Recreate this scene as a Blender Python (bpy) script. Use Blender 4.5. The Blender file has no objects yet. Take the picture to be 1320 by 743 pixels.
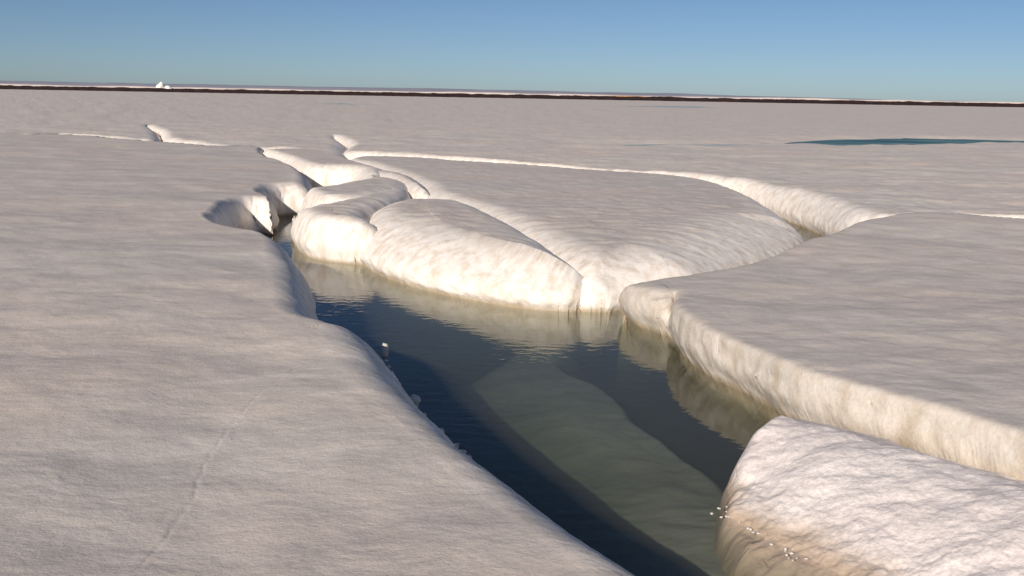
import bpy, math, random
import numpy as np
from mathutils import Matrix, Vector

S = bpy.context.scene
# ------------------------------------------------------------------ camera
EYE = 2.3                      # metres above the water, about 1.7 above the ice
F_PX = 1295.0                  # focal length in pixels of the 1320 x 743 photograph
PITCH = math.atan(250.0 / F_PX)
ROLL = math.atan(23.5 / 1320.0)
cam_d = bpy.data.cameras.new("camera")
cam = bpy.data.objects.new("camera", cam_d)
S.collection.objects.link(cam)
S.camera = cam
cam_d.sensor_width = 36.0
cam_d.lens = 36.0 * F_PX / 1320.0
cam_d.clip_start = 0.05
cam_d.clip_end = 60000
RM = Matrix.Rotation(math.pi / 2 - PITCH, 4, 'X') @ Matrix.Rotation(ROLL, 4, 'Z')
cam.matrix_world = Matrix.Translation((0, 0, EYE)) @ RM

# ------------------------------------------------------------------ sky and sun
SUN_EL = math.radians(24)
SUN_AZ = math.radians(205)     # clockwise from +Y: behind the camera, to its left
w = bpy.data.worlds.new("World")
S.world = w
w.use_nodes = True
nt = w.node_tree
bg = nt.nodes["Background"]
sky = nt.nodes.new("ShaderNodeTexSky")
sky.sky_type = 'NISHITA'
sky.sun_disc = False
sky.sun_elevation = SUN_EL
sky.sun_rotation = SUN_AZ
sky.air_density = 0.6
sky.dust_density = 0.3
sky.ozone_density = 4.0
nt.links.new(sky.outputs[0], bg.inputs[0])
bg.inputs[1].default_value = 0.066
sd = bpy.data.lights.new("sun", 'SUN')
sd.energy = 4.95
sd.angle = math.radians(0.5)
sd.color = (1.0, 0.90, 0.80)
so = bpy.data.objects.new("sun", sd)
S.collection.objects.link(so)
tosun = Vector((math.sin(SUN_AZ) * math.cos(SUN_EL), math.cos(SUN_AZ) * math.cos(SUN_EL), math.sin(SUN_EL)))
so.rotation_euler = (-tosun).to_track_quat('-Z', 'Y').to_euler()
S.view_settings.view_transform = 'Standard'
S.view_settings.look = 'None'
S.view_settings.exposure = 0.0
S.view_settings.gamma = 1.0
S.cycles.max_bounces = 8
S.cycles.volume_bounces = 2
S.cycles.transparent_max_bounces = 12
S.cycles.use_denoising = True

# ------------------------------------------------------------------ helpers
def tag(o, label=None, cat=None, group=None, kind=None):
    if label: o["label"] = label
    if cat: o["category"] = cat
    if group: o["group"] = group
    if kind: o["kind"] = kind
    return o

def at(px, py, z):
    """point of the horizontal plane at height z that is seen at photograph pixel px, py"""
    v = RM.to_3x3() @ Vector(((px - 660.0) / F_PX, -(py - 371.5) / F_PX, -1.0))
    k = (z - EYE) / v.z
    return (v.x * k, v.y * k)

def _hash(ix, iy, iz, seed):
    h = (ix * 374761393 + iy * 668265263 + iz * 2147483647 + seed * 1274126177) & 0xFFFFFFFF
    h = ((h ^ (h >> 13)) * 1274126177) & 0xFFFFFFFF
    h = h ^ (h >> 16)
    return h

def noise2(x, y, seed=0):
    """2-D gradient noise, about -1..1"""
    x = np.asarray(x, np.float64); y = np.asarray(y, np.float64)
    xi = np.floor(x).astype(np.int64); yi = np.floor(y).astype(np.int64)
    xf = x - xi; yf = y - yi
    u = xf * xf * xf * (xf * (xf * 6 - 15) + 10); v = yf * yf * yf * (yf * (yf * 6 - 15) + 10)
    def g(dx, dy):
        h = _hash(xi + dx, yi + dy, 7, seed)
        a = (h & 0xFFFF) * (2 * math.pi / 65536.0)
        return np.cos(a) * (xf - dx) + np.sin(a) * (yf - dy)
    a = g(0, 0); b = g(1, 0); c = g(0, 1); d = g(1, 1)
    return ((a + (b - a) * u) + ((c + (d - c) * u) - (a + (b - a) * u)) * v) * 1.5

def fbm(x, y, octv=4, seed=0, gain=0.5):
    s = 0; a = 1.0; f = 1.0
    for k in range(octv):
        s = s + a * noise2(x * f + 13.7 * k, y * f - 7.3 * k, seed + k)
        a *= gain; f *= 2.03
    return s

def smooth(a, b, x):
    t = np.clip((x - a) / (b - a), 0, 1)
    return t * t * (3 - 2 * t)

# ------------------------------------------------------------------ polar tessellation, finer near the eye
def make_grid():
    th = []
    dense = math.radians(31)
    n = 1000
    inner = np.arctan(np.linspace(-math.tan(dense), math.tan(dense), n))
    outer = np.linspace(dense, math.radians(120), 90)[1:]
    th = np.concatenate([-outer[::-1], inner, outer])
    r = []
    near = 1 / np.linspace(1 / 3.2, 1 / 13.0, 620)
    mid = 1 / np.linspace(1 / 13.0, 1 / 60.0, 220)[1:]
    far = np.geomspace(60, 2500, 70)[1:]
    close = np.linspace(0.4, 3.2, 30)[:-1]
    r = np.concatenate([close, near, mid, far])
    return th, r
TH, RR = make_grid()
GX = (np.sin(TH)[None, :] * RR[:, None]); GY = (np.cos(TH)[None, :] * RR[:, None])

def catmull(P, closed=True, step=0.12):
    """P: (n, k) columns x, y, attributes...; resampled smooth curve"""
    n = len(P); out = []
    for i in range(n if closed else n - 1):
        p0 = P[(i - 1) % n]; p1 = P[i]; p2 = P[(i + 1) % n]; p3 = P[(i + 2) % n]
        L = math.hypot(*(p2[:2] - p1[:2]))
        dist = min(np.linalg.norm(p1[:2]), np.linalg.norm(p2[:2]))
        st = step * max(1.0, dist / 9.0)
        m = int(min(40, max(1, math.ceil(L / st))))
        for j in range(m):
            t = j / m
            if L > 25:
                q = p1 + (p2 - p1) * t
            else:
                # centripetal form keeps uneven spacing from looping
                a = 0.5
                t0 = 0.0; t1 = max(1e-3, np.linalg.norm(p1[:2] - p0[:2])) ** a
                t2 = t1 + max(1e-3, np.linalg.norm(p2[:2] - p1[:2])) ** a
                t3 = t2 + max(1e-3, np.linalg.norm(p3[:2] - p2[:2])) ** a
                tt = t1 + (t2 - t1) * t
                A1 = (t1 - tt) / (t1 - t0) * p0 + (tt - t0) / (t1 - t0) * p1
                A2 = (t2 - tt) / (t2 - t1) * p1 + (tt - t1) / (t2 - t1) * p2
                A3 = (t3 - tt) / (t3 - t2) * p2 + (tt - t2) / (t3 - t2) * p3
                B1 = (t2 - tt) / (t2 - t0) * A1 + (tt - t0) / (t2 - t0) * A2
                B2 = (t3 - tt) / (t3 - t1) * A2 + (tt - t1) / (t3 - t1) * A3
                q = (t2 - tt) / (t2 - t1) * B1 + (tt - t1) / (t2 - t1) * B2
                q[2:] = p1[2:] + (p2[2:] - p1[2:]) * t
            out.append(q)
    return np.array(out)

def sdf(X, Y, C, reach=3.0):
    """signed distance (inside > 0), nearest point, arclength and attributes for closed curve C"""
    D = np.roll(C, -1, axis=0)
    seg = D[:, :2] - C[:, :2]
    L2 = (seg ** 2).sum(1) + 1e-12
    ln = np.sqrt(L2); arc = np.concatenate([[0], np.cumsum(ln)[:-1]])
    best = np.full(X.shape, 1e18); idx = np.zeros(X.shape, np.int32); fr = np.zeros(X.shape)
    inside = np.zeros(X.shape, bool)
    for i in range(len(C)):
        ax, ay = C[i, 0], C[i, 1]; bx, by = D[i, 0], D[i, 1]
        dx = X - ax; dy = Y - ay
        t = np.clip((dx * seg[i, 0] + dy * seg[i, 1]) / L2[i], 0, 1)
        d2 = (dx - t * seg[i, 0]) ** 2 + (dy - t * seg[i, 1]) ** 2
        m = d2 < best
        best[m] = d2[m]; idx[m] = i; fr[m] = t[m]
        if ay != by:
            c = (ay > Y) != (by > Y)
            c &= X < (bx - ax) * (Y - ay) / (by - ay) + ax
            inside ^= c
    d = np.sqrt(best)
    a = C[idx] + (D[idx] - C[idx]) * fr[:, None]
    s = arc[idx] + fr * ln[idx]
    return np.where(inside, d, -d), a, s

def grooved(X, Y, pts, width, depth):
    d = np.full(X.shape, 1e9)
    for (x0, y0), (x1, y1) in zip(pts[:-1], pts[1:]):
        sx, sy = x1 - x0, y1 - y0
        t = np.clip(((X - x0) * sx + (Y - y0) * sy) / (sx * sx + sy * sy), 0, 1)
        d = np.minimum(d, np.hypot(X - x0 - t * sx, Y - y0 - t * sy))
    return depth * np.exp(-(d / width) ** 2)

def floe(name, pts, mat, H=0.6, zb=0.0, p=2.3, warp=0.15, dome=0.0, dome_l=1.5, flute=0.02, flute_l=0.14,
         bumpy=0.014, rolling=0.03, seed=1, skirt=1.3, undercut=0.05, extra=None, hfun=None, lumps=0.0, overhang=0.0, rough_edge=0.03, rough_l=0.45, below=-1.0, step=0.12):
    """pts: (px, py, z, r): the edge seen at that pixel at height z, with a shoulder r wide; or ('w', x, y, r)"""
    q = []
    for a in pts:
        if a[0] == 'w':
            q.append((a[1], a[2], a[3], 0.0))
        else:
            px, py, z, r = a
            x, y = at(px, py, z)
            k = min(1.0, max(0.0, (z - zb) / (H - zb)))
            u = 1 - (1 - k ** p) ** (1 / p)
            q.append((x, y, r, u * r))
    C = catmull(np.array(q, float), step=step)
    lo = C[:, :2].min(0) - 1.5; hi = C[:, :2].max(0) + 1.5
    box = (GX > lo[0]) & (GX < hi[0]) & (GY > lo[1]) & (GY < hi[1])
    ii = np.nonzero(box.ravel())[0]
    X = GX.ravel()[ii]; Y = GY.ravel()[ii]
    d, a, s = sdf(X, Y, C)
    r = a[:, 2]; e = a[:, 3]
    # wandering, ragged outline
    sc = np.clip(np.hypot(X, Y) / 9.0, 1, 4)
    near_edge = np.exp(-(np.maximum(0, np.abs(d) - 0.15) / 0.8) ** 2)
    d2 = d + e + near_edge * rough_edge * fbm(X / (rough_l * sc), Y / (rough_l * sc), 4, seed + 40)
    wallband = np.exp(-(np.maximum(0, d2) / (r + 0.12)) ** 2)
    d2 = d2 + flute * wallband * smooth(-0.12, 0.0, d2) * (noise2(s / flute_l, d2 / (flute_l * 7), seed + 3) + 0.7 * noise2(s / (flute_l * 3.1), d2 / 1.7, seed + 5)
                                  + 0.45 * noise2(s / (flute_l * 0.42), d2 / (flute_l * 4), seed + 6))
    W = r + warp
    tau = d2 + warp
    th = np.clip(tau / W, 0, 1) * (math.pi / 2)
    real = np.where(tau > 0, r * (1 - np.cos(th) ** (2 / p)), tau * below)
    Hl = H if hfun is None else hfun(X, Y)
    z = zb + (Hl - zb) * np.sin(th) ** (2 / p)
    z = np.where(tau < 0, zb + tau * (skirt / 0.3), z)
    real = np.where(tau >= W, d2, real)
    real = real + undercut * np.exp(-((z - 0.0) / 0.07) ** 2) - 0.5 * undercut * np.exp(-((z - 0.2) / 0.1) ** 2)
    inner = smooth(0.0, 1.0, tau / W)
    real = real - overhang * np.clip(z / 0.4, 0, 1) * (1 - smooth(0.6, 1.5, tau / W))
    z = z + dome * (1 - np.exp(-np.maximum(0, d2) / dome_l)) * inner
    # lumpy melt surface
    wx = X + 0.10 * noise2(X * 2.1, Y * 2.1, seed + 77); wy = Y + 0.10 * noise2(X * 2.1 + 9, Y * 2.1, seed + 78)
    n1 = fbm(wx / 0.40, wy / 0.27, 4, seed + 10, 0.5)
    n2 = fbm(X / 2.6, Y / 1.8, 3, seed + 20)
    z = z + inner * (bumpy * n1 * np.clip(14 / np.hypot(X, Y), 0.3, 1) + rolling * n2)
    if extra is not None:
        z = z + inner * extra(X, Y)
    if lumps:
        z = z + lumps * fbm(X / 0.5, Y / 0.45, 6, seed + 90, 0.5)
    # walls: lumps pushed along the normal
    real = real + (1 - inner) * (0.018 * fbm(s / 0.22, z / 0.12, 3, seed + 30)) * (z > -0.2)
    sg = np.where(d >= 0, 1.0, -1.0)
    dist = np.maximum(np.abs(d), 1e-6)
    nx = (X - a[:, 0]) / dist * sg; ny = (Y - a[:, 1]) / dist * sg
    sh = (real - (d + e)) * np.where(tau < W * 1.6, 1 - smooth(1.0, 1.6, tau / W), 0)
    sh = np.where(np.abs(d) < 1e-4, 0, sh)
    PX = X + nx * sh; PY = Y + ny * sh
    keep = tau > -0.30
    # faces
    nr, nc = GX.shape
    vid = np.full(nr * nc, -1, np.int64)
    vid[ii[keep]] = np.arange(keep.sum())
    V = vid.reshape(nr, nc)
    f = np.stack([V[:-1, :-1], V[:-1, 1:], V[1:, 1:], V[1:, :-1]], -1).reshape(-1, 4)
    f = f[(f >= 0).all(1)][:, ::-1]
    used = np.zeros(keep.sum(), bool); used[f.ravel()] = True
    remap = np.cumsum(used) - 1
    f = remap[f]
    co = np.stack([PX[keep], PY[keep], z[keep]], -1)[used]
    me = bpy.data.meshes.new(name)
    me.vertices.add(len(co)); me.vertices.foreach_set("co", co.astype(np.float32).ravel())
    me.loops.add(f.size); me.loops.foreach_set("vertex_index", f.astype(np.int32).ravel())
    me.polygons.add(len(f))
    me.polygons.foreach_set("loop_start", np.arange(0, f.size, 4, dtype=np.int32))
    me.polygons.foreach_set("use_smooth", np.ones(len(f), bool))
    me.update(calc_edges=True)
    at_ = me.attributes.new("top", 'FLOAT', 'POINT')
    tv = smooth(0.55, 1.15, tau / W)[keep][used]
    at_.data.foreach_set("value", tv.astype(np.float32))
    me.materials.append(mat)
    o = bpy.data.objects.new(name, me)
    S.collection.objects.link(o)
    print(name, seed, len(co))
    return o

# ------------------------------------------------------------------ materials
def mat_new(name):
    m = bpy.data.materials.new(name); m.use_nodes = True
    n = m.node_tree.nodes; n.clear()
    return m, n, m.node_tree.links

def ramp(n, stops, interp='LINEAR'):
    r = n.new("ShaderNodeValToRGB")
    r.color_ramp.interpolation = interp
    e = r.color_ramp.elements
    while len(e) < len(stops): e.new(0.5)
    for k, (p, c) in enumerate(stops):
        e[k].position = p; e[k].color = (*c, 1) if len(c) == 3 else c
    return r

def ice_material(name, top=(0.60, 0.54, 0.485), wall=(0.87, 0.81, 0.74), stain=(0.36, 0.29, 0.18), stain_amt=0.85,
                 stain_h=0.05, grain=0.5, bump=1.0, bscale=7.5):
    m, n, l = mat_new(name)
    out = n.new("ShaderNodeOutputMaterial"); bs = n.new("ShaderNodeBsdfPrincipled")
    l.new(bs.outputs[0], out.inputs[0])
    tc = n.new("ShaderNodeTexCoord")
    geo = n.new("ShaderNodeNewGeometry")
    # streaky dirt on the tops
    mp = n.new("ShaderNodeMapping"); mp.inputs['Scale'].default_value = (1.0, 1.6, 1.0)
    l.new(tc.outputs['Object'], mp.inputs[0])
    t1 = n.new("ShaderNodeTexNoise"); t1.inputs['Scale'].default_value = 2.3; t1.inputs['Detail'].default_value = 7
    t1.inputs['Roughness'].default_value = 0.62; t1.inputs['Distortion'].default_value = 0.6
    l.new(mp.outputs[0], t1.inputs[0])
    r1 = ramp(n, [(0.30, tuple(c * 0.88 for c in top)), (0.50, top), (0.72, tuple(min(1, c * 1.12) for c in top))])
    l.new(t1.outputs['Fac'], r1.inputs[0])
    # fine grains
    t2 = n.new("ShaderNodeTexNoise"); t2.inputs['Scale'].default_value = 38; t2.inputs['Detail'].default_value = 6
    t2.inputs['Roughness'].default_value = 0.75
    l.new(mp.outputs[0], t2.inputs[0])
    r2 = ramp(n, [(0.33, (0.72, 0.72, 0.72)), (0.5, (1, 1, 1)), (0.66, (1.16, 1.15, 1.13))])
    l.new(t2.outputs['Fac'], r2.inputs[0])
    # broad tone patches
    t3 = n.new("ShaderNodeTexNoise"); t3.inputs['Scale'].default_value = 0.28; t3.inputs['Detail'].default_value = 4
    l.new(mp.outputs[0], t3.inputs[0])
    r3 = ramp(n, [(0.35, (0.96, 0.98, 0.99)), (0.65, (1.03, 0.99, 0.97))])
    l.new(t3.outputs['Fac'], r3.inputs[0])
    mulA = n.new("ShaderNodeMixRGB"); mulA.blend_type = 'MULTIPLY'; mulA.inputs[0].default_value = 1
    l.new(r1.outputs[0], mulA.inputs[1]); l.new(r3.outputs[0], mulA.inputs[2])
    # wall colour
    tw = n.new("ShaderNodeTexNoise"); tw.inputs['Scale'].default_value = 5; tw.inputs['Detail'].default_value = 6
    mpw = n.new("ShaderNodeMapping"); mpw.inputs['Scale'].default_value = (1.6, 1.6, 0.5)
    l.new(tc.outputs['Object'], mpw.inputs[0]); l.new(mpw.outputs[0], tw.inputs[0])
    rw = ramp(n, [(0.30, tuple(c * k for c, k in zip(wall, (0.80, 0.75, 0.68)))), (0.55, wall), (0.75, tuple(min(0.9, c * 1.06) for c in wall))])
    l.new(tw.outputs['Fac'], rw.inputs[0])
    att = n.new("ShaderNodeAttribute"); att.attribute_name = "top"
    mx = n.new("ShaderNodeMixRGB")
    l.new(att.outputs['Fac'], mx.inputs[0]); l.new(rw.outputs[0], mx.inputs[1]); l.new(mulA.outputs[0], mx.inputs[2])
    mg = n.new("ShaderNodeMixRGB"); mg.blend_type = 'MULTIPLY'; mg.inputs[0].default_value = grain
    l.new(mx.outputs[0], mg.inputs[1]); l.new(r2.outputs[0], mg.inputs[2])
    # algae stain just above the water
    sep = n.new("ShaderNodeSeparateXYZ"); l.new(geo.outputs['Position'], sep.inputs[0])
    ns = n.new("ShaderNodeTexNoise"); ns.inputs['Scale'].default_value = 3.2; ns.inputs['Detail'].default_value = 5
    l.new(tc.outputs['Object'], ns.inputs[0])
    ma = n.new("ShaderNodeMath"); ma.operation = 'MULTIPLY_ADD'
    l.new(ns.outputs['Fac'], ma.inputs[0]); ma.inputs[1].default_value = -stain_h * 1.7
    l.new(sep.outputs['Z'], ma.inputs[2])
    mr = n.new("ShaderNodeMapRange"); mr.interpolation_type = 'SMOOTHSTEP'
    mr.inputs['From Min'].default_value = -stain_h * 0.9; mr.inputs['From Max'].default_value = stain_h * 0.75
    mr.inputs['To Min'].default_value = stain_amt; mr.inputs['To Max'].default_value = 0
    l.new(ma.outputs[0], mr.inputs['Value'])
    ms = n.new("ShaderNodeMixRGB"); ms.inputs[2].default_value = (*stain, 1)
    l.new(mr.outputs[0], ms.inputs[0]); l.new(mg.outputs[0], ms.inputs[1])
    l.new(ms.outputs[0], bs.inputs['Base Color'])
    bs.inputs['Roughness'].default_value = 0.62
    bs.inputs['Specular IOR Level'].default_value = 0.25
    bs.inputs['Subsurface Weight'].default_value = 0.0
    # bump: granular rotten ice
    b1 = n.new("ShaderNodeBump"); b1.inputs['Strength'].default_value = 0.4; b1.inputs['Distance'].default_value = 0.016 * bump
    tb = n.new("ShaderNodeTexNoise"); tb.inputs['Scale'].default_value = bscale; tb.inputs['Detail'].default_value = 8
    tb.inputs['Roughness'].default_value = 0.68
    l.new(mp.outputs[0], tb.inputs[0])
    l.new(tb.outputs['Fac'], b1.inputs['Height'])
    b2 = n.new("ShaderNodeBump"); b2.inputs['Strength'].default_value = 0.28; b2.inputs['Distance'].default_value = 0.007 * bump
    tb2 = n.new("ShaderNodeTexNoise"); tb2.inputs['Scale'].default_value = 70; tb2.inputs['Detail'].default_value = 3
    l.new(tc.outputs['Object'], tb2.inputs[0])
    l.new(tb2.outputs['Fac'], b2.inputs['Height']); l.new(b1.outputs[0], b2.inputs['Normal'])
    l.new(b2.outputs[0], bs.inputs['Normal'])
    return m

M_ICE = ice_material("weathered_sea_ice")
M_FIELD = ice_material("weathered_far_ice", top=(0.66, 0.595, 0.53))
M_SLAB = ice_material("dimmed_slab_ice", top=(0.60, 0.54, 0.485), wall=(0.61, 0.555, 0.485))  # same ice, wall colour darkened so the sunlit slab face reads dimmer
M_LUMP = ice_material("granular_snow_ice", top=(0.80, 0.73, 0.69), wall=(0.80, 0.72, 0.67), stain=(0.42, 0.31, 0.21), stain_amt=0.85,
                      stain_h=0.075, grain=0.9, bump=1.2, bscale=15)
M_LEDGE = ice_material("submerged_ice", top=(0.42, 0.40, 0.36), wall=(0.40, 0.40, 0.34), stain_amt=0.0, grain=0.2)

def simple_mat(name, col, rough=0.8, var=0.25, scale=3.0, bump=0.3, spec=0.3, dist=0.03):
    m, n, l = mat_new(name)
    out = n.new("ShaderNodeOutputMaterial"); bs = n.new("ShaderNodeBsdfPrincipled"); l.new(bs.outputs[0], out.inputs[0])
    tc = n.new("ShaderNodeTexCoord"); t = n.new("ShaderNodeTexNoise"); t.inputs['Scale'].default_value = scale
    t.inputs['Detail'].default_value = 6; l.new(tc.outputs['Object'], t.inputs[0])
    r = ramp(n, [(0.3, tuple(c * (1 - var) for c in col)), (0.7, tuple(min(1, c * (1 + var)) for c in col))])
    l.new(t.outputs['Fac'], r.inputs[0]); l.new(r.outputs[0], bs.inputs['Base Color'])
    bs.inputs['Roughness'].default_value = rough; bs.inputs['Specular IOR Level'].default_value = spec
    b = n.new("ShaderNodeBump"); b.inputs['Strength'].default_value = bump; b.inputs['Distance'].default_value = dist
    l.new(t.outputs['Fac'], b.inputs['Height']); l.new(b.outputs[0], bs.inputs['Normal'])
    return m

def water_material():
    m, n, l = mat_new("sea_water")
    out = n.new("ShaderNodeOutputMaterial")
    tr = n.new("ShaderNodeBsdfTransparent"); gl = n.new("ShaderNodeBsdfGlossy"); gl.inputs['Roughness'].default_value = 0.02
    fr = n.new("ShaderNodeFresnel"); fr.inputs['IOR'].default_value = 1.34
    # the Fresnel node inverts its index behind a face: undo that, since nothing is refracted here
    gb = n.new("ShaderNodeNewGeometry"); mi = n.new("ShaderNodeMapRange")
    mi.inputs['To Min'].default_value = 1.34; mi.inputs['To Max'].default_value = 1 / 1.34
    l.new(gb.outputs['Backfacing'], mi.inputs['Value']); l.new(mi.outputs[0], fr.inputs['IOR'])
    mx = n.new("ShaderNodeMixShader")
    l.new(fr.outputs[0], mx.inputs[0]); l.new(tr.outputs[0], mx.inputs[1]); l.new(gl.outputs[0], mx.inputs[2])
    tc = n.new("ShaderNodeTexCoord")
    t = n.new("ShaderNodeTexNoise"); t.inputs['Scale'].default_value = 5.5; t.inputs['Detail'].default_value = 2.5
    mp = n.new("ShaderNodeMapping"); mp.inputs['Scale'].default_value = (1.0, 1.7, 1.0); mp.inputs['Rotation'].default_value = (0, 0, 0.25)
    l.new(tc.outputs['Object'], mp.inputs[0]); l.new(mp.outputs[0], t.inputs[0])
    # calm and ruffled patches
    t2 = n.new("ShaderNodeTexNoise"); t2.inputs['Scale'].default_value = 0.55; l.new(tc.outputs['Object'], t2.inputs[0])
    mr = n.new("ShaderNodeMapRange"); mr.inputs['From Min'].default_value = 0.4; mr.inputs['From Max'].default_value = 0.62
    mr.inputs['To Min'].default_value = 0.35; mr.inputs['To Max'].default_value = 1.0
    l.new(t2.outputs['Fac'], mr.inputs['Value'])
    mm = n.new("ShaderNodeMath"); mm.operation = 'MULTIPLY'; l.new(t.outputs['Fac'], mm.inputs[0]); l.new(mr.outputs[0], mm.inputs[1])
    b = n.new("ShaderNodeBump"); b.inputs['Strength'].default_value = 0.5; b.inputs['Distance'].default_value = 0.009
    l.new(mm.outputs[0], b.inputs['Height'])
    l.new(b.outputs[0], gl.inputs['Normal']); l.new(b.outputs[0], fr.inputs['Normal'])
    l.new(mx.outputs[0], out.inputs[0])
    scv = n.new("ShaderNodeVolumeScatter"); scv.inputs['Color'].default_value = (0.82, 0.74, 0.54, 1); scv.inputs['Density'].default_value = 0.24
    ad = n.new("ShaderNodeAddShader")
    ab = n.new("ShaderNodeVolumeAbsorption"); ab.inputs['Color'].default_value = (0.46, 0.52, 0.40, 1); ab.inputs['Density'].default_value = 2.1
    l.new(ab.outputs[0], ad.inputs[0]); l.new(scv.outputs[0], ad.inputs[1]); l.new(ad.outputs[0], out.inputs['Volume'])
    return m
M_WATER = water_material()

def box_mesh(name, x0, x1, y0, y1, z0, z1, mat):
    v = [(x, y, z) for z in (z0, z1) for y in (y0, y1) for x in (x0, x1)]
    f = [(0, 2, 3, 1), (4, 5, 7, 6), (0, 1, 5, 4), (2, 6, 7, 3), (0, 4, 6, 2), (1, 3, 7, 5)]
    me = bpy.data.meshes.new(name); me.from_pydata(v, [], f); me.materials.append(mat)
    o = bpy.data.objects.new(name, me); S.collection.objects.link(o)
    return o

# ------------------------------------------------------------------ water and sea floor
tag(box_mesh("water", -9000, 9000, -300, 14000, -4.0, 0.0, M_WATER), kind="structure")
M_BED = simple_mat("dark_sea_floor", (0.045, 0.05, 0.045), var=0.4, scale=0.8)
tag(box_mesh("seabed", -8000, 8000, -250, 13000, -3.6, -3.0, M_BED), kind="structure")

# ------------------------------------------------------------------ the far ice field (ground that runs to the horizon)
T = 0.57
far_pts = [
    ('w', -2400, 95, 0.3), ('w', -60, 62, 0.3),
    (-120, 171, T, 0.20), (40, 174.5, T, 0.2), (75, 172.5, T, 0.35), (120, 175, T, 0.40), (165, 179, T, 0.40), (192, 181, T, 0.5),
    (203, 177, 0.4, 0.8), (199, 170, 0.45, 0.9), (190, 164, 0.5, 0.5), (203, 165, T, 0.5), (216, 171, T, 0.5),
    (222, 178, T, 0.5), (250, 183, T, 0.5), (290, 187, T, 0.5), (335, 191, T, 0.5), (380, 194, T, 0.6), (425, 200, T, 0.8),
    (446, 199, 0.35, 0.9), (444, 189, 0.45, 1.0), (430, 177, 0.5, 0.5), (447, 178, T, 0.4), (458, 186, T, 0.4),
    (452, 196, T, 0.45), (480, 198, T, 0.35), (540, 200, T, 0.35), (600, 205, T, 0.35), (690, 212.5, T, 0.18),
    (780, 218.5, T, 0.16), (850, 223.3, T, 0.25), (890, 226, T, 0.5), (960, 233, T, 0.4), (1030, 247, T, 0.45),
    (1080, 261, T, 0.5), (1120, 276, T, 0.5), (1145, 280, T, 0.35), (1200, 276, T, 0.2), (1320, 283, T, 0.2), (1500, 305, T, 0.2),
    ('w', 60, 13, 0.3), ('w', 2400, 13, 0.3), ('w', 2400, 2400, 0.3), ('w', -2400, 2400, 0.3)]
POND_Z = 0.47
pond_shapes = [
    ("main", [(1012, 184.5), (1050, 182), (1110, 180), (1190, 179.5), (1260, 181), (1320, 182), (1420, 183), (1420, 186), (1320, 185), (1230, 185.2), (1150, 187.5), (1085, 188.5), (1045, 187.5)], 0.26),
    ("pale", [(760, 188.2), (850, 186.5), (960, 186), (1000, 187), (960, 189), (850, 190), (780, 190)], 0.17),
    ("far", [(800, 137.3), (860, 136.6), (930, 138.6), (900, 139.8), (840, 139.2)], 0.20),
    ("left", [(415, 134.0), (440, 133.2), (480, 134.4), (470, 135.6), (430, 135.4)], 0.20)]
pond_curves = [(nm, catmull(np.array([at(x, y, POND_Z) for x, y in pp]), step=0.5), dep) for nm, pp, dep in pond_shapes]
def field_extra(X, Y):
    out = np.zeros(X.shape)
    for nm, C, dep in pond_curves:
        lo = C.min(0) - 6; hi = C.max(0) + 6
        m = (X > lo[0]) & (X < hi[0]) & (Y > lo[1]) & (Y < hi[1])
        k = np.nonzero(m)[0]
        d, _, _ = sdf(X[k], Y[k], C)
        d = d + 0.5 * fbm(X[k] / 4, Y[k] / 2.5, 3, 66)
        out[k] -= dep * smooth(-2.0, 1.0, d)
    return out
field = floe("ice_field", far_pts, M_FIELD, extra=field_extra, seed=3, flute=0.05, flute_l=0.16, rolling=0.05, bumpy=0.02, undercut=0.04)
tag(field, kind="structure")

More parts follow.
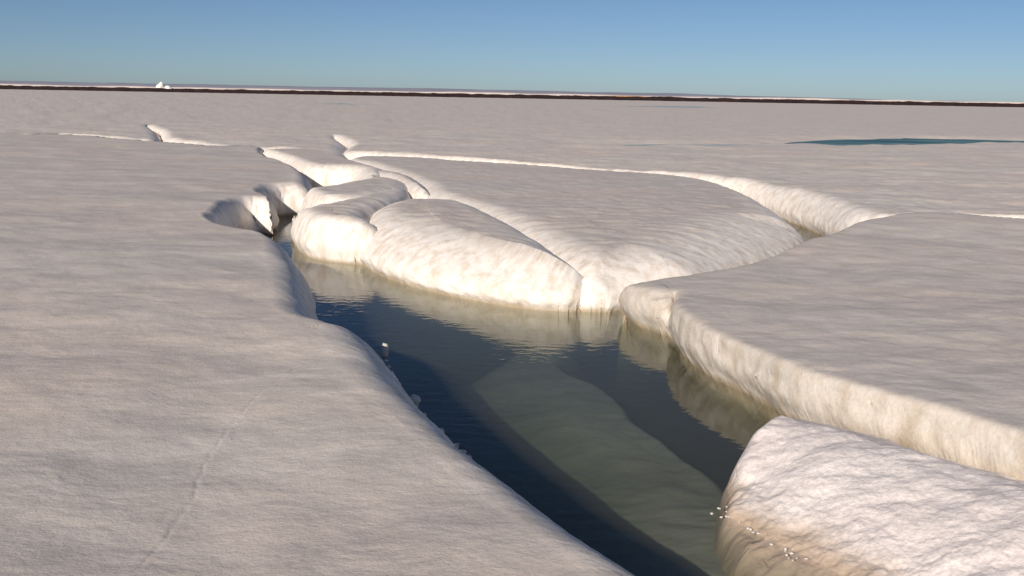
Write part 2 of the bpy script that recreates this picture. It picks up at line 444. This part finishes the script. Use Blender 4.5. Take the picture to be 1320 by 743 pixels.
# ------------------------------------------------------------------ left floe, where the photographer stands
trail = [at(x, y, 0.6) for x, y in ((425, 440), (375, 460), (330, 490), (295, 520), (262, 560), (245, 600), (205, 650), (160, 690), (110, 725), (60, 770))]
swale = [at(x, y, 0.6) for x, y in ((330, 440), (300, 470), (268, 510), (235, 560), (205, 620), (170, 690), (120, 760))]
def left_extra(X, Y):
    return (grooved(X + 0.03 * noise2(X * 4, Y * 4, 5), Y, trail, 0.04, 0.0018) - grooved(X + 0.02 * noise2(X * 9, Y * 9, 5), Y, trail, 0.015, 0.0028)
            - grooved(X, Y, swale, 0.5, 0.035))
left_pts = [
    ('w', 12, -40, 0.3), ('w', 4.2, -2, 0.3), ('w', 2.2, 1.6, 0.3), (985, 860, 0.32, 0.4),
    (832, 743, 0.32, 0.40), (765, 700, 0.32, 0.40), (700, 653, 0.32, 0.40), (650, 618, 0.31, 0.42), (608, 590, 0.31, 0.42),
    (575, 558, 0.31, 0.45), (538, 523, 0.33, 0.50), (512, 490, 0.36, 0.55), (490, 458, 0.40, 0.55), (462, 430, 0.42, 0.5),
    (446, 428, 0.42, 0.5), (432, 421, 0.45, 0.45), (412, 417, 0.44, 0.45), (399, 404, 0.40, 0.45), (396, 388, 0.35, 0.4), (385, 352, 0.40, 0.5),
    (368, 325, 0.45, 0.4), (345, 307, 0.5, 0.3), (312, 299, 0.52, 0.3), (284, 291, 0.55, 0.3), (266, 281, 0.56, 0.25),
    (272, 274, 0.58, 0.3), (288, 261, 0.57, 0.28), (312, 254, 0.57, 0.28), (337, 256, 0.54, 0.35), (347, 279, 0.3, 0.35), (350, 304, 0.0, 0.22),
    (356, 296, 0.0, 0.25), (354, 264, 0.42, 0.25), (341, 250, 0.55, 0.25), (330, 246, 0.57, 0.25), (335, 240, 0.58, 0.3), (356, 239, 0.54, 0.6), (379, 242, 0.50, 0.6),
    (393, 248, 0.42, 0.5), (401, 243, 0.34, 0.4), (392, 228, 0.42, 0.4), (370, 215, 0.45, 0.35), (350, 207, 0.5, 0.3),
    (338, 201, 0.42, 0.3), (340, 196, 0.45, 0.3), (325, 192, 0.5, 0.25), (290, 190.5, 0.52, 0.2), (240, 187, 0.55, 0.2), (195, 183.5, 0.56, 0.2),
    (165, 181, 0.56, 0.2), (120, 177, 0.56, 0.2), (70, 173.6, 0.56, 0.2), (-120, 167.5, 0.56, 0.2), ('w', -60, 60.5, 0.2),
    ('w', -160, 64, 0.3), ('w', -160, -40, 0.3)]
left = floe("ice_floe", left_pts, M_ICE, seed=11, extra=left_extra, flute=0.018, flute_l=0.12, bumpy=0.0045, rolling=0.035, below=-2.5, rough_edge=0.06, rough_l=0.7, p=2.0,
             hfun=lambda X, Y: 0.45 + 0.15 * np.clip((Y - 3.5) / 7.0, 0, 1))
tag(left, "broad grey foreground ice floe filling the left, with a faint winding ridge line", "ice floe")

# ------------------------------------------------------------------ right floe
right_pts = [
    ('w', 12, -8, 0.2), ('w', 8, 1.5, 0.2), ('w', 5.6, 4.2, 0.2), (1420, 690, 0.0, 0.09), (1320, 650, 0.0, 0.09), (1230, 617, 0.0, 0.09), (1150, 590, 0.0, 0.09),
    (1080, 566, 0.0, 0.09), (1020, 544, 0.0, 0.09), (960, 511, 0.0, 0.10), (915, 489, 0.0, 0.10), (885, 468, 0.0, 0.11), (868, 447, 0.0, 0.12), (874, 434, 0.0, 0.14),
    (866, 428, 0.0, 0.25), (858, 434, 0.0, 0.3), (838, 428, 0.0, 0.32), (815, 419, 0.0, 0.3), (803, 408, 0.02, 0.3),
    (806, 392, 0.15, 0.3), (818, 376, 0.30, 0.3), (835, 366, 0.37, 0.3), (870, 359, 0.39, 0.3), (950, 348, 0.39, 0.3), (1010, 332, 0.41, 0.3), (1065, 317, 0.44, 0.3),
    (1100, 305, 0.48, 0.3), (1128, 288, 0.54, 0.2), (1150, 282.5, 0.56, 0.15), (1200, 278.5, 0.56, 0.15), (1320, 285.5, 0.56, 0.15), (1500, 308, 0.56, 0.15),
    ('w', 60, 12.4, 0.2), ('w', 160, 12, 0.2), ('w', 160, -60, 0.2)]
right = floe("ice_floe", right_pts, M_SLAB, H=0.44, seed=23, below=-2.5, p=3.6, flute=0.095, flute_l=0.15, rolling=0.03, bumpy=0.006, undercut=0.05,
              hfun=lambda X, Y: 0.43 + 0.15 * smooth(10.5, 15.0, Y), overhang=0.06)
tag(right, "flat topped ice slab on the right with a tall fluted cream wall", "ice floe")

# ------------------------------------------------------------------ loose pieces in the middle
G = "rounded ice pieces crowded in the middle of the lead"
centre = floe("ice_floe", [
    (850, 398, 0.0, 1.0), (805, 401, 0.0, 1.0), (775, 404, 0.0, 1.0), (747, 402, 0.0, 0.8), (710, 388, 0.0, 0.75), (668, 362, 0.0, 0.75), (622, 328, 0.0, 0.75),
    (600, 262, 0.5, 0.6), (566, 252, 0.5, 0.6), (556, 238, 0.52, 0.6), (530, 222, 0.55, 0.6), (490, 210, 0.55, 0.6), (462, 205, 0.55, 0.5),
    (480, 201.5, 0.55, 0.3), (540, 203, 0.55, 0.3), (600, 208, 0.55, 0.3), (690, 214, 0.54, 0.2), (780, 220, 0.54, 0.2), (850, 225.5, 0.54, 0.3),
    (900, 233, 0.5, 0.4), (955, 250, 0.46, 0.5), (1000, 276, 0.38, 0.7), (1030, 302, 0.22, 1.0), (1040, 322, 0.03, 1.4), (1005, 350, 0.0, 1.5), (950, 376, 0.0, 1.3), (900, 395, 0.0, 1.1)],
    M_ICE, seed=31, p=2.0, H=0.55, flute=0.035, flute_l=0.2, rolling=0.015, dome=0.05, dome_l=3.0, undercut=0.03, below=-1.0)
tag(centre, "widest rounded middle ice floe, sloping with fine streaks into the right-hand crevice", "ice floe", G)

lobe = floe("ice_floe", [
    (462, 340, 0.0, 1.0), (500, 361, 0.0, 1.2), (560, 379, 0.0, 1.4), (620, 391, 0.0, 1.5), (690, 401, 0.0, 1.5), (745, 403, 0.0, 1.3), (770, 396, 0.0, 0.9),
    (764, 372, 0.25, 0.9), (735, 343, 0.40, 0.9), (690, 312, 0.47, 0.9), (640, 283, 0.5, 0.8), (590, 263, 0.52, 0.7), (545, 259, 0.54, 0.6),
    (505, 265, 0.50, 0.6), (478, 280, 0.42, 0.6), (466, 305, 0.25, 0.7)],
    M_ICE, seed=37, p=2.1, flute=0.045, flute_l=0.17, rolling=0.015, dome=0.06, dome_l=2.0, undercut=0.05, below=-1.4)
tag(lobe, "smooth whale-backed ice lobe with a glowing white front edge over the water", "ice floe", G)

block = floe("ice_floe", [
    (380, 322, 0.0, 0.35), (400, 334, 0.0, 0.4), (432, 339, 0.0, 0.45), (470, 342, 0.0, 0.5), (496, 335, 0.05, 0.6), (476, 295, 0.35, 0.5), (500, 270, 0.45, 0.5), (522, 255, 0.48, 0.5),
    (518, 243, 0.5, 0.5), (480, 250, 0.52, 0.5), (440, 262, 0.54, 0.4), (405, 268, 0.54, 0.35), (384, 276, 0.5, 0.35), (378, 298, 0.2, 0.35)],
    M_ICE, seed=41, p=2.8, flute=0.03, flute_l=0.2, rolling=0.015, undercut=0.05)
tag(block, "blunt ice block with a brilliant white end face at the narrow gap", "ice floe", G)

ridge = floe("ice_floe", [
    (392, 268, 0.25, 0.3), (395, 251, 0.45, 0.3), (415, 244, 0.52, 0.4), (450, 236, 0.56, 0.6), (490, 228, 0.56, 0.8), (520, 236, 0.5, 0.7), (528, 252, 0.4, 0.6),
    (500, 262, 0.42, 0.6), (450, 268, 0.40, 0.5), (415, 274, 0.3, 0.3)],
    M_ICE, seed=43, p=2.3, flute=0.04, flute_l=0.2, rolling=0.015)
tag(ridge, "low grey ice tongue just behind the blunt white-ended block", "ice floe", G)

flutedp = floe("ice_floe", [
    (342, 214, 0.15, 0.25), (338, 200, 0.45, 0.3), (346, 194, 0.55, 0.35), (385, 193, 0.55, 0.4), (430, 201, 0.5, 0.5), (470, 214, 0.5, 0.6), (500, 224, 0.5, 0.6),
    (475, 236, 0.45, 0.6), (450, 243, 0.1, 0.6), (425, 247, 0.0, 0.5), (400, 246, 0.0, 0.45), (370, 232, 0.0, 0.35)],
    M_ICE, seed=47, p=2.4, flute=0.12, flute_l=0.22, rolling=0.015, undercut=0.04)
tag(flutedp, "ice piece with a bright deeply fluted wall beyond the dark cleft", "ice floe", G)

small = floe("ice_floe", [
    (478, 226, 0.50, 0.5), (492, 221, 0.53, 0.5), (520, 226, 0.53, 0.5), (545, 240, 0.50, 0.5), (552, 256, 0.42, 0.5), (530, 262, 0.3, 0.6), (508, 252, 0.3, 0.6), (490, 240, 0.35, 0.6)],
    M_ICE, seed=53, p=2.2, flute=0.06, flute_l=0.2, rolling=0.01)
tag(small, "small striped white ice hump wedged between the tongue and the widest floe", "ice floe", G)

# ------------------------------------------------------------------ near right granular lump sliding under the water
shore = [at(x, y, 0.0) for x, y in ((870, 641), (925, 647), (943, 668), (980, 690), (1030, 714), (1085, 744), (1180, 800))]
crest = [at(x, y, 0.28) for x, y in ((940, 520), (1024, 545), (1150, 581), (1235, 605), (1320, 630), (1500, 690))]
shore = [(shore[0][0] - 3 * (shore[1][0] - shore[0][0]), shore[0][1] - 3 * (shore[1][1] - shore[0][1]))] + shore + [(3.4, 1.2)]
crest = crest + [(6.5, 2.0)]
def side_dist(X, Y, pts):
    """distance to a polyline, positive on its far side"""
    best = np.full(X.shape, 1e9); sg = np.ones(X.shape)
    for (x0, y0), (x1, y1) in zip(pts[:-1], pts[1:]):
        sx, sy = x1 - x0, y1 - y0
        t = np.clip(((X - x0) * sx + (Y - y0) * sy) / (sx * sx + sy * sy), 0, 1)
        dd = np.hypot(X - x0 - t * sx, Y - y0 - t * sy)
        m = dd < best
        best = np.where(m, dd, best); sg = np.where(m, np.where(sx * (Y - y0) - sy * (X - x0) > 0, 1.0, -1.0), sg)
    return best * sg
def mound_height(X, Y):
    a = side_dist(X, Y, shore) + 0.045 * fbm(X / 0.3, Y / 0.3, 5, 301, 0.6); b = -side_dist(X, Y, crest)
    f = a / np.maximum(0.05, a + np.maximum(b, 0))
    up = 0.31 * np.sin(np.clip(f, 0, 1) * math.pi / 2) ** 0.9
    z = np.where(a < 0, 0.6 * a, up)
    return np.where(b < 0, np.maximum(0.1, 0.31 + 0.35 * b), z)
lump = floe("snow_mound", [
    (1120, 900, 0.0, 0.3), (1010, 800, 0.0, 0.3), (968, 748, 0.0, 0.3), (938, 700, 0.0, 0.25), (926, 660, 0.0, 0.15), (934, 626, 0.05, 0.2), (943, 603, 0.10, 0.2), (968, 576, 0.15, 0.2), (1000, 556, 0.18, 0.2),
    (1024, 543, 0.17, 0.2), (1075, 545, 0.15, 0.2), (1150, 568, 0.15, 0.2), (1230, 590, 0.15, 0.2), (1320, 615, 0.15, 0.2), (1450, 660, 0.15, 0.2), ('w', 6.0, 3.0, 0.2), ('w', 6.0, 0.5, 0.2), ('w', 2.6, 0.8, 0.2)],
    M_LUMP, H=0.22, zb=-0.8, p=2.0, seed=61, flute=0.02, flute_l=0.3, rolling=0.0, bumpy=0.016, undercut=0.0, rough_edge=0.07, rough_l=0.25, warp=0.02, below=0.3, skirt=0.5, lumps=0.014, hfun=mound_height)
tag(lump, "rough granular snow mound stained tan where it slides under the water", "snow mound")

# ------------------------------------------------------------------ ledges below the water
rim = [at(x, y, -0.25) for x, y in ((735, 452), (722, 468), (740, 485), (775, 500), (800, 520), (815, 545), (845, 565), (880, 590), (925, 622), (960, 670), (985, 720), (1010, 800))]
def ledge_height(X, Y):
    d = np.full(X.shape, 1e9)
    for (x0, y0), (x1, y1) in zip(rim[:-1], rim[1:]):
        sx, sy = x1 - x0, y1 - y0
        t = np.clip(((X - x0) * sx + (Y - y0) * sy) / (sx * sx + sy * sy), 0, 1)
        d = np.minimum(d, np.hypot(X - x0 - t * sx, Y - y0 - t * sy))
    return -0.24 - 0.30 * smooth(0.3, 1.8, d)
ledge = floe("ice_ledge", [
    ('w', 2.2, 0.5, 0.3), (1010, 800, -0.25, 0.3), (985, 720, -0.25, 0.3), (960, 670, -0.25, 0.3), (925, 622, -0.25, 0.25), (880, 590, -0.25, 0.25), (845, 565, -0.25, 0.25), (815, 545, -0.25, 0.25),
    (800, 520, -0.25, 0.25), (775, 500, -0.25, 0.25), (740, 485, -0.25, 0.25), (722, 468, -0.25, 0.3), (735, 452, -0.25, 0.4), (700, 440, -0.25, 0.6), (640, 470, -0.25, 0.8), (560, 500, -0.25, 0.8),
    (480, 560, -0.25, 0.5), (520, 700, -0.25, 0.5), ('w', -0.5, 1.5, 0.3)],
    M_LEDGE, H=-0.22, hfun=ledge_height, zb=-1.5, p=2.2, seed=71, skirt=1.0, flute=0.04, flute_l=0.4, rolling=0.04, bumpy=0.01, undercut=0.0, rough_edge=0.08)
tag(ledge, "pale green drowned ice ledge lying under the water beside the left floe", "ice ledge")

# ------------------------------------------------------------------ land along the horizon
def strip(name, y0, y1, x0, x1, zfun, n, mat, base):
    v = []; f = []
    rows = [(0.0, 0.0), (0.12, 0.45), (0.3, 0.85), (0.5, 1.0), (0.75, 0.8), (1.0, 0.0)]
    xs = np.linspace(x0, x1, n)
    h = zfun(xs)
    for x, hh in zip(xs, h):
        for a, b in rows:
            v.append((x, y0 + (y1 - y0) * a, base + (hh - base) * b if b > 0 else base - 0.3))
    k = len(rows)
    for i in range(n - 1):
        for j in range(k - 1):
            f.append((i * k + j, (i + 1) * k + j, (i + 1) * k + j + 1, i * k + j + 1))
    me = bpy.data.meshes.new(name); me.from_pydata(v, [], f); me.materials.append(mat)
    me.polygons.foreach_set("use_smooth", [True] * len(f))
    o = bpy.data.objects.new(name, me); S.collection.objects.link(o)
    return o
M_LAND = simple_mat("dark_peaty_gravel", (0.035, 0.016, 0.012), var=0.5, scale=0.4, bump=0.6, dist=0.2)
land = strip("land", 415, 440, -900, 900, lambda x: 2.14 + 0.20 * fbm(x / 7, x * 0, 5, 5, 0.65) + 0.35 * np.exp(-((x - 62) / 5) ** 2) , 2400, M_LAND, 0.45)
tag(land, kind="structure")
M_FARICE = simple_mat("sunlit_far_ice", (0.80, 0.68, 0.60), var=0.08, scale=0.02, bump=0.1)
tag(strip("ice_ridge", 1500, 1530, -2600, 2600, lambda x: 3.6 + 1.0 * fbm(x / 120, x * 0, 3, 8), 900, M_FARICE, 0.1), kind="structure")
M_SAND = simple_mat('orange_sand', (0.62, 0.34, 0.16), var=0.2, scale=0.2)
tag(strip('sand', 560, 570, 47, 76, lambda x: 2.5 - ((x - 61) / 22) ** 2, 60, M_SAND, 0.4), kind='structure')
M_HILL = simple_mat("haze_tinted_hills", (0.30, 0.30, 0.36), var=0.15, scale=0.002, bump=0.0)  # lilac-grey puts the distance haze into the hill colour
tag(strip("hills", 11000, 12500, -9000, 7000, lambda x: 48 + 10 * fbm(x / 1500, x * 0, 4, 15) - 35 * smooth(0, 5000, x), 500, M_HILL, 0.1), kind="structure")

# ------------------------------------------------------------------ stranded ice blocks beyond the land
def ice_block(name, x, y, z, sx, sy, sz, seed, mat, subdiv=3, peak=1.0, lean=0.0):
    import bmesh
    bm = bmesh.new()
    bmesh.ops.create_icosphere(bm, subdivisions=subdiv, radius=1.0)
    rnd = np.random.RandomState(seed)
    P = np.array([v.co for v in bm.verts])
    for _ in range(9):                                     # break facets off the lump
        d = rnd.normal(size=3); d /= np.linalg.norm(d)
        c = rnd.uniform(0.55, 0.85)
        over = np.maximum(0, P @ d - c)
        P = P - over[:, None] * d[None, :]
    P = P * (1 + 0.05 * rnd.normal(size=(len(P), 1)))
    for v, q in zip(bm.verts, P):
        up = (q[2] + 1) / 2
        v.co = ((q[0] * (1 - 0.35 * peak * up) + lean * up) * sx, q[1] * (1 - 0.35 * peak * up) * sy, q[2] * sz)
    me = bpy.data.meshes.new(name); bm.to_mesh(me); bm.free()
    me.materials.append(mat)
    me.polygons.foreach_set("use_smooth", [True] * len(me.polygons))
    a = me.attributes.new("top", 'FLOAT', 'POINT')
    o = bpy.data.objects.new(name, me); o.location = (x, y, z); S.collection.objects.link(o)
    return o
M_CHUNK = simple_mat("clean_white_ice", (0.86, 0.80, 0.72), var=0.06, scale=4, bump=0.4, rough=0.5)
GB = "white ice blocks standing up behind the dark land"
def far_at(px, py, dist):
    v = RM.to_3x3() @ Vector(((px - 660.0) / F_PX, -(py - 371.5) / F_PX, -1.0))
    k = dist / v.y
    return v.x * k, dist, EYE + v.z * k
for px, py, sx, sz, lean, lab, sd_ in ((204, 114, 2.6, 2.9, 0.35, "largest peaked white ice block standing on the dark land at the horizon", 3),
                                      (215.5, 115, 1.9, 1.7, 0.3, "second white ice block, just right of the largest on the horizon", 5),
                                      (221.5, 116, 0.9, 0.9, 0.0, "smallest white ice block, rightmost of the three on the horizon", 8)):
    x, y, z = far_at(px, py, 434)
    b = ice_block("ice_block", x, y, z, sx, 2.2, sz, sd_, M_CHUNK, lean=lean)
    tag(b, lab, "ice block", GB)

# ------------------------------------------------------------------ melt ponds far out on the ice
def pond_mat(name, stops):
    m, n, l = mat_new(name)
    out = n.new("ShaderNodeOutputMaterial"); bs = n.new("ShaderNodeBsdfPrincipled"); l.new(bs.outputs[0], out.inputs[0])
    tc = n.new("ShaderNodeTexCoord"); t = n.new("ShaderNodeTexNoise"); t.inputs['Scale'].default_value = 0.35; t.inputs['Detail'].default_value = 5
    mp = n.new("ShaderNodeMapping"); mp.inputs['Scale'].default_value = (0.35, 1.4, 1)
    l.new(tc.outputs['Object'], mp.inputs[0]); l.new(mp.outputs[0], t.inputs[0])
    r = ramp(n, stops)
    l.new(t.outputs['Fac'], r.inputs[0]); l.new(r.outputs[0], bs.inputs['Base Color'])
    bs.inputs['Roughness'].default_value = 0.4; bs.inputs['Specular IOR Level'].default_value = 0.15
    return m
M_POND = pond_mat("melt_pond_water", [(0.38, (0.03, 0.085, 0.07)), (0.5, (0.09, 0.19, 0.17)), (0.6, (0.30, 0.42, 0.38))])
M_SLUSH = pond_mat("pale_slush", [(0.36, (0.36, 0.42, 0.38)), (0.5, (0.44, 0.48, 0.44)), (0.66, (0.56, 0.56, 0.52))])
for nm, C, dep in pond_curves:
    cx, cy = C.mean(0)
    v = [(cx, cy, POND_Z)] + [(x + (x - cx) * 0.06, y + (y - cy) * 0.35, POND_Z) for x, y in C]
    n = len(C)
    me = bpy.data.meshes.new("melt_pond"); me.from_pydata(v, [], [(0, 1 + k, 1 + (k + 1) % n) for k in range(n)])
    me.materials.append(M_POND if nm == 'main' else M_SLUSH)
    o = bpy.data.objects.new("melt_pond", me); S.collection.objects.link(o)
    tag(o, kind="structure")

# ------------------------------------------------------------------ loose bits of ice along the waterlines
M_BIT = simple_mat("broken_bit_of_ice", (0.66, 0.62, 0.56), var=0.12, scale=25, bump=0.4, rough=0.45, dist=0.01)
def bit(px, py, size, tall, seed, label, group=None, z=0.0, name="ice_chunk"):
    x, y = at(px, py, z)
    o = ice_block(name, x, y, z + size * tall * 0.3, size * 0.55, size * 0.5, size * tall * 0.55, seed, M_BIT, subdiv=2, peak=0.5)
    o.rotation_euler = (0, 0, seed * 1.3)
    return tag(o, label, "ice chunk", group)
bit(496, 458, 0.085, 1.9, 21, "small upright white ice chunk at the left floe's edge, farther of the two", z=0.06)
bit(535, 519, 0.085, 1.0, 22, "small round white ice chunk floating at the left floe's edge, nearer of the two", z=0.14)
rnd = random.Random(4)
for x, y in ((507, 466), (510, 474), (514, 484), (519, 494), (527, 504), (546, 526), (556, 541), (566, 551), (577, 561), (586, 568), (597, 578), (607, 585), (612, 592)):
    bit(x - 9, y, rnd.uniform(0.03, 0.06), rnd.uniform(0.6, 1.1), rnd.randint(1, 99), "tiny ice crumb stuck along the left floe's edge above the dark water", "ice crumbs along the left floe", z=0.17)
for x, y in ((391, 366), (393, 374), (392, 381), (396, 387)):
    bit(x, y, rnd.uniform(0.05, 0.1), rnd.uniform(0.5, 1.0), rnd.randint(1, 99), "small ice crumb lodged in the shaded notch of the left floe", "ice crumbs in the notch")
for k in range(34):
    t = rnd.random()
    x = 925 + 120 * t + rnd.uniform(-14, 6); y = 652 + 68 * t + rnd.uniform(-6, 10)
    bit(x, y, rnd.uniform(0.010, 0.03), rnd.uniform(0.25, 0.6), rnd.randint(1, 99), "tiny flake of ice afloat beside the granular snow mound", "ice flakes by the snow mound", name="ice_flake")

bpy.context.view_layer.update()
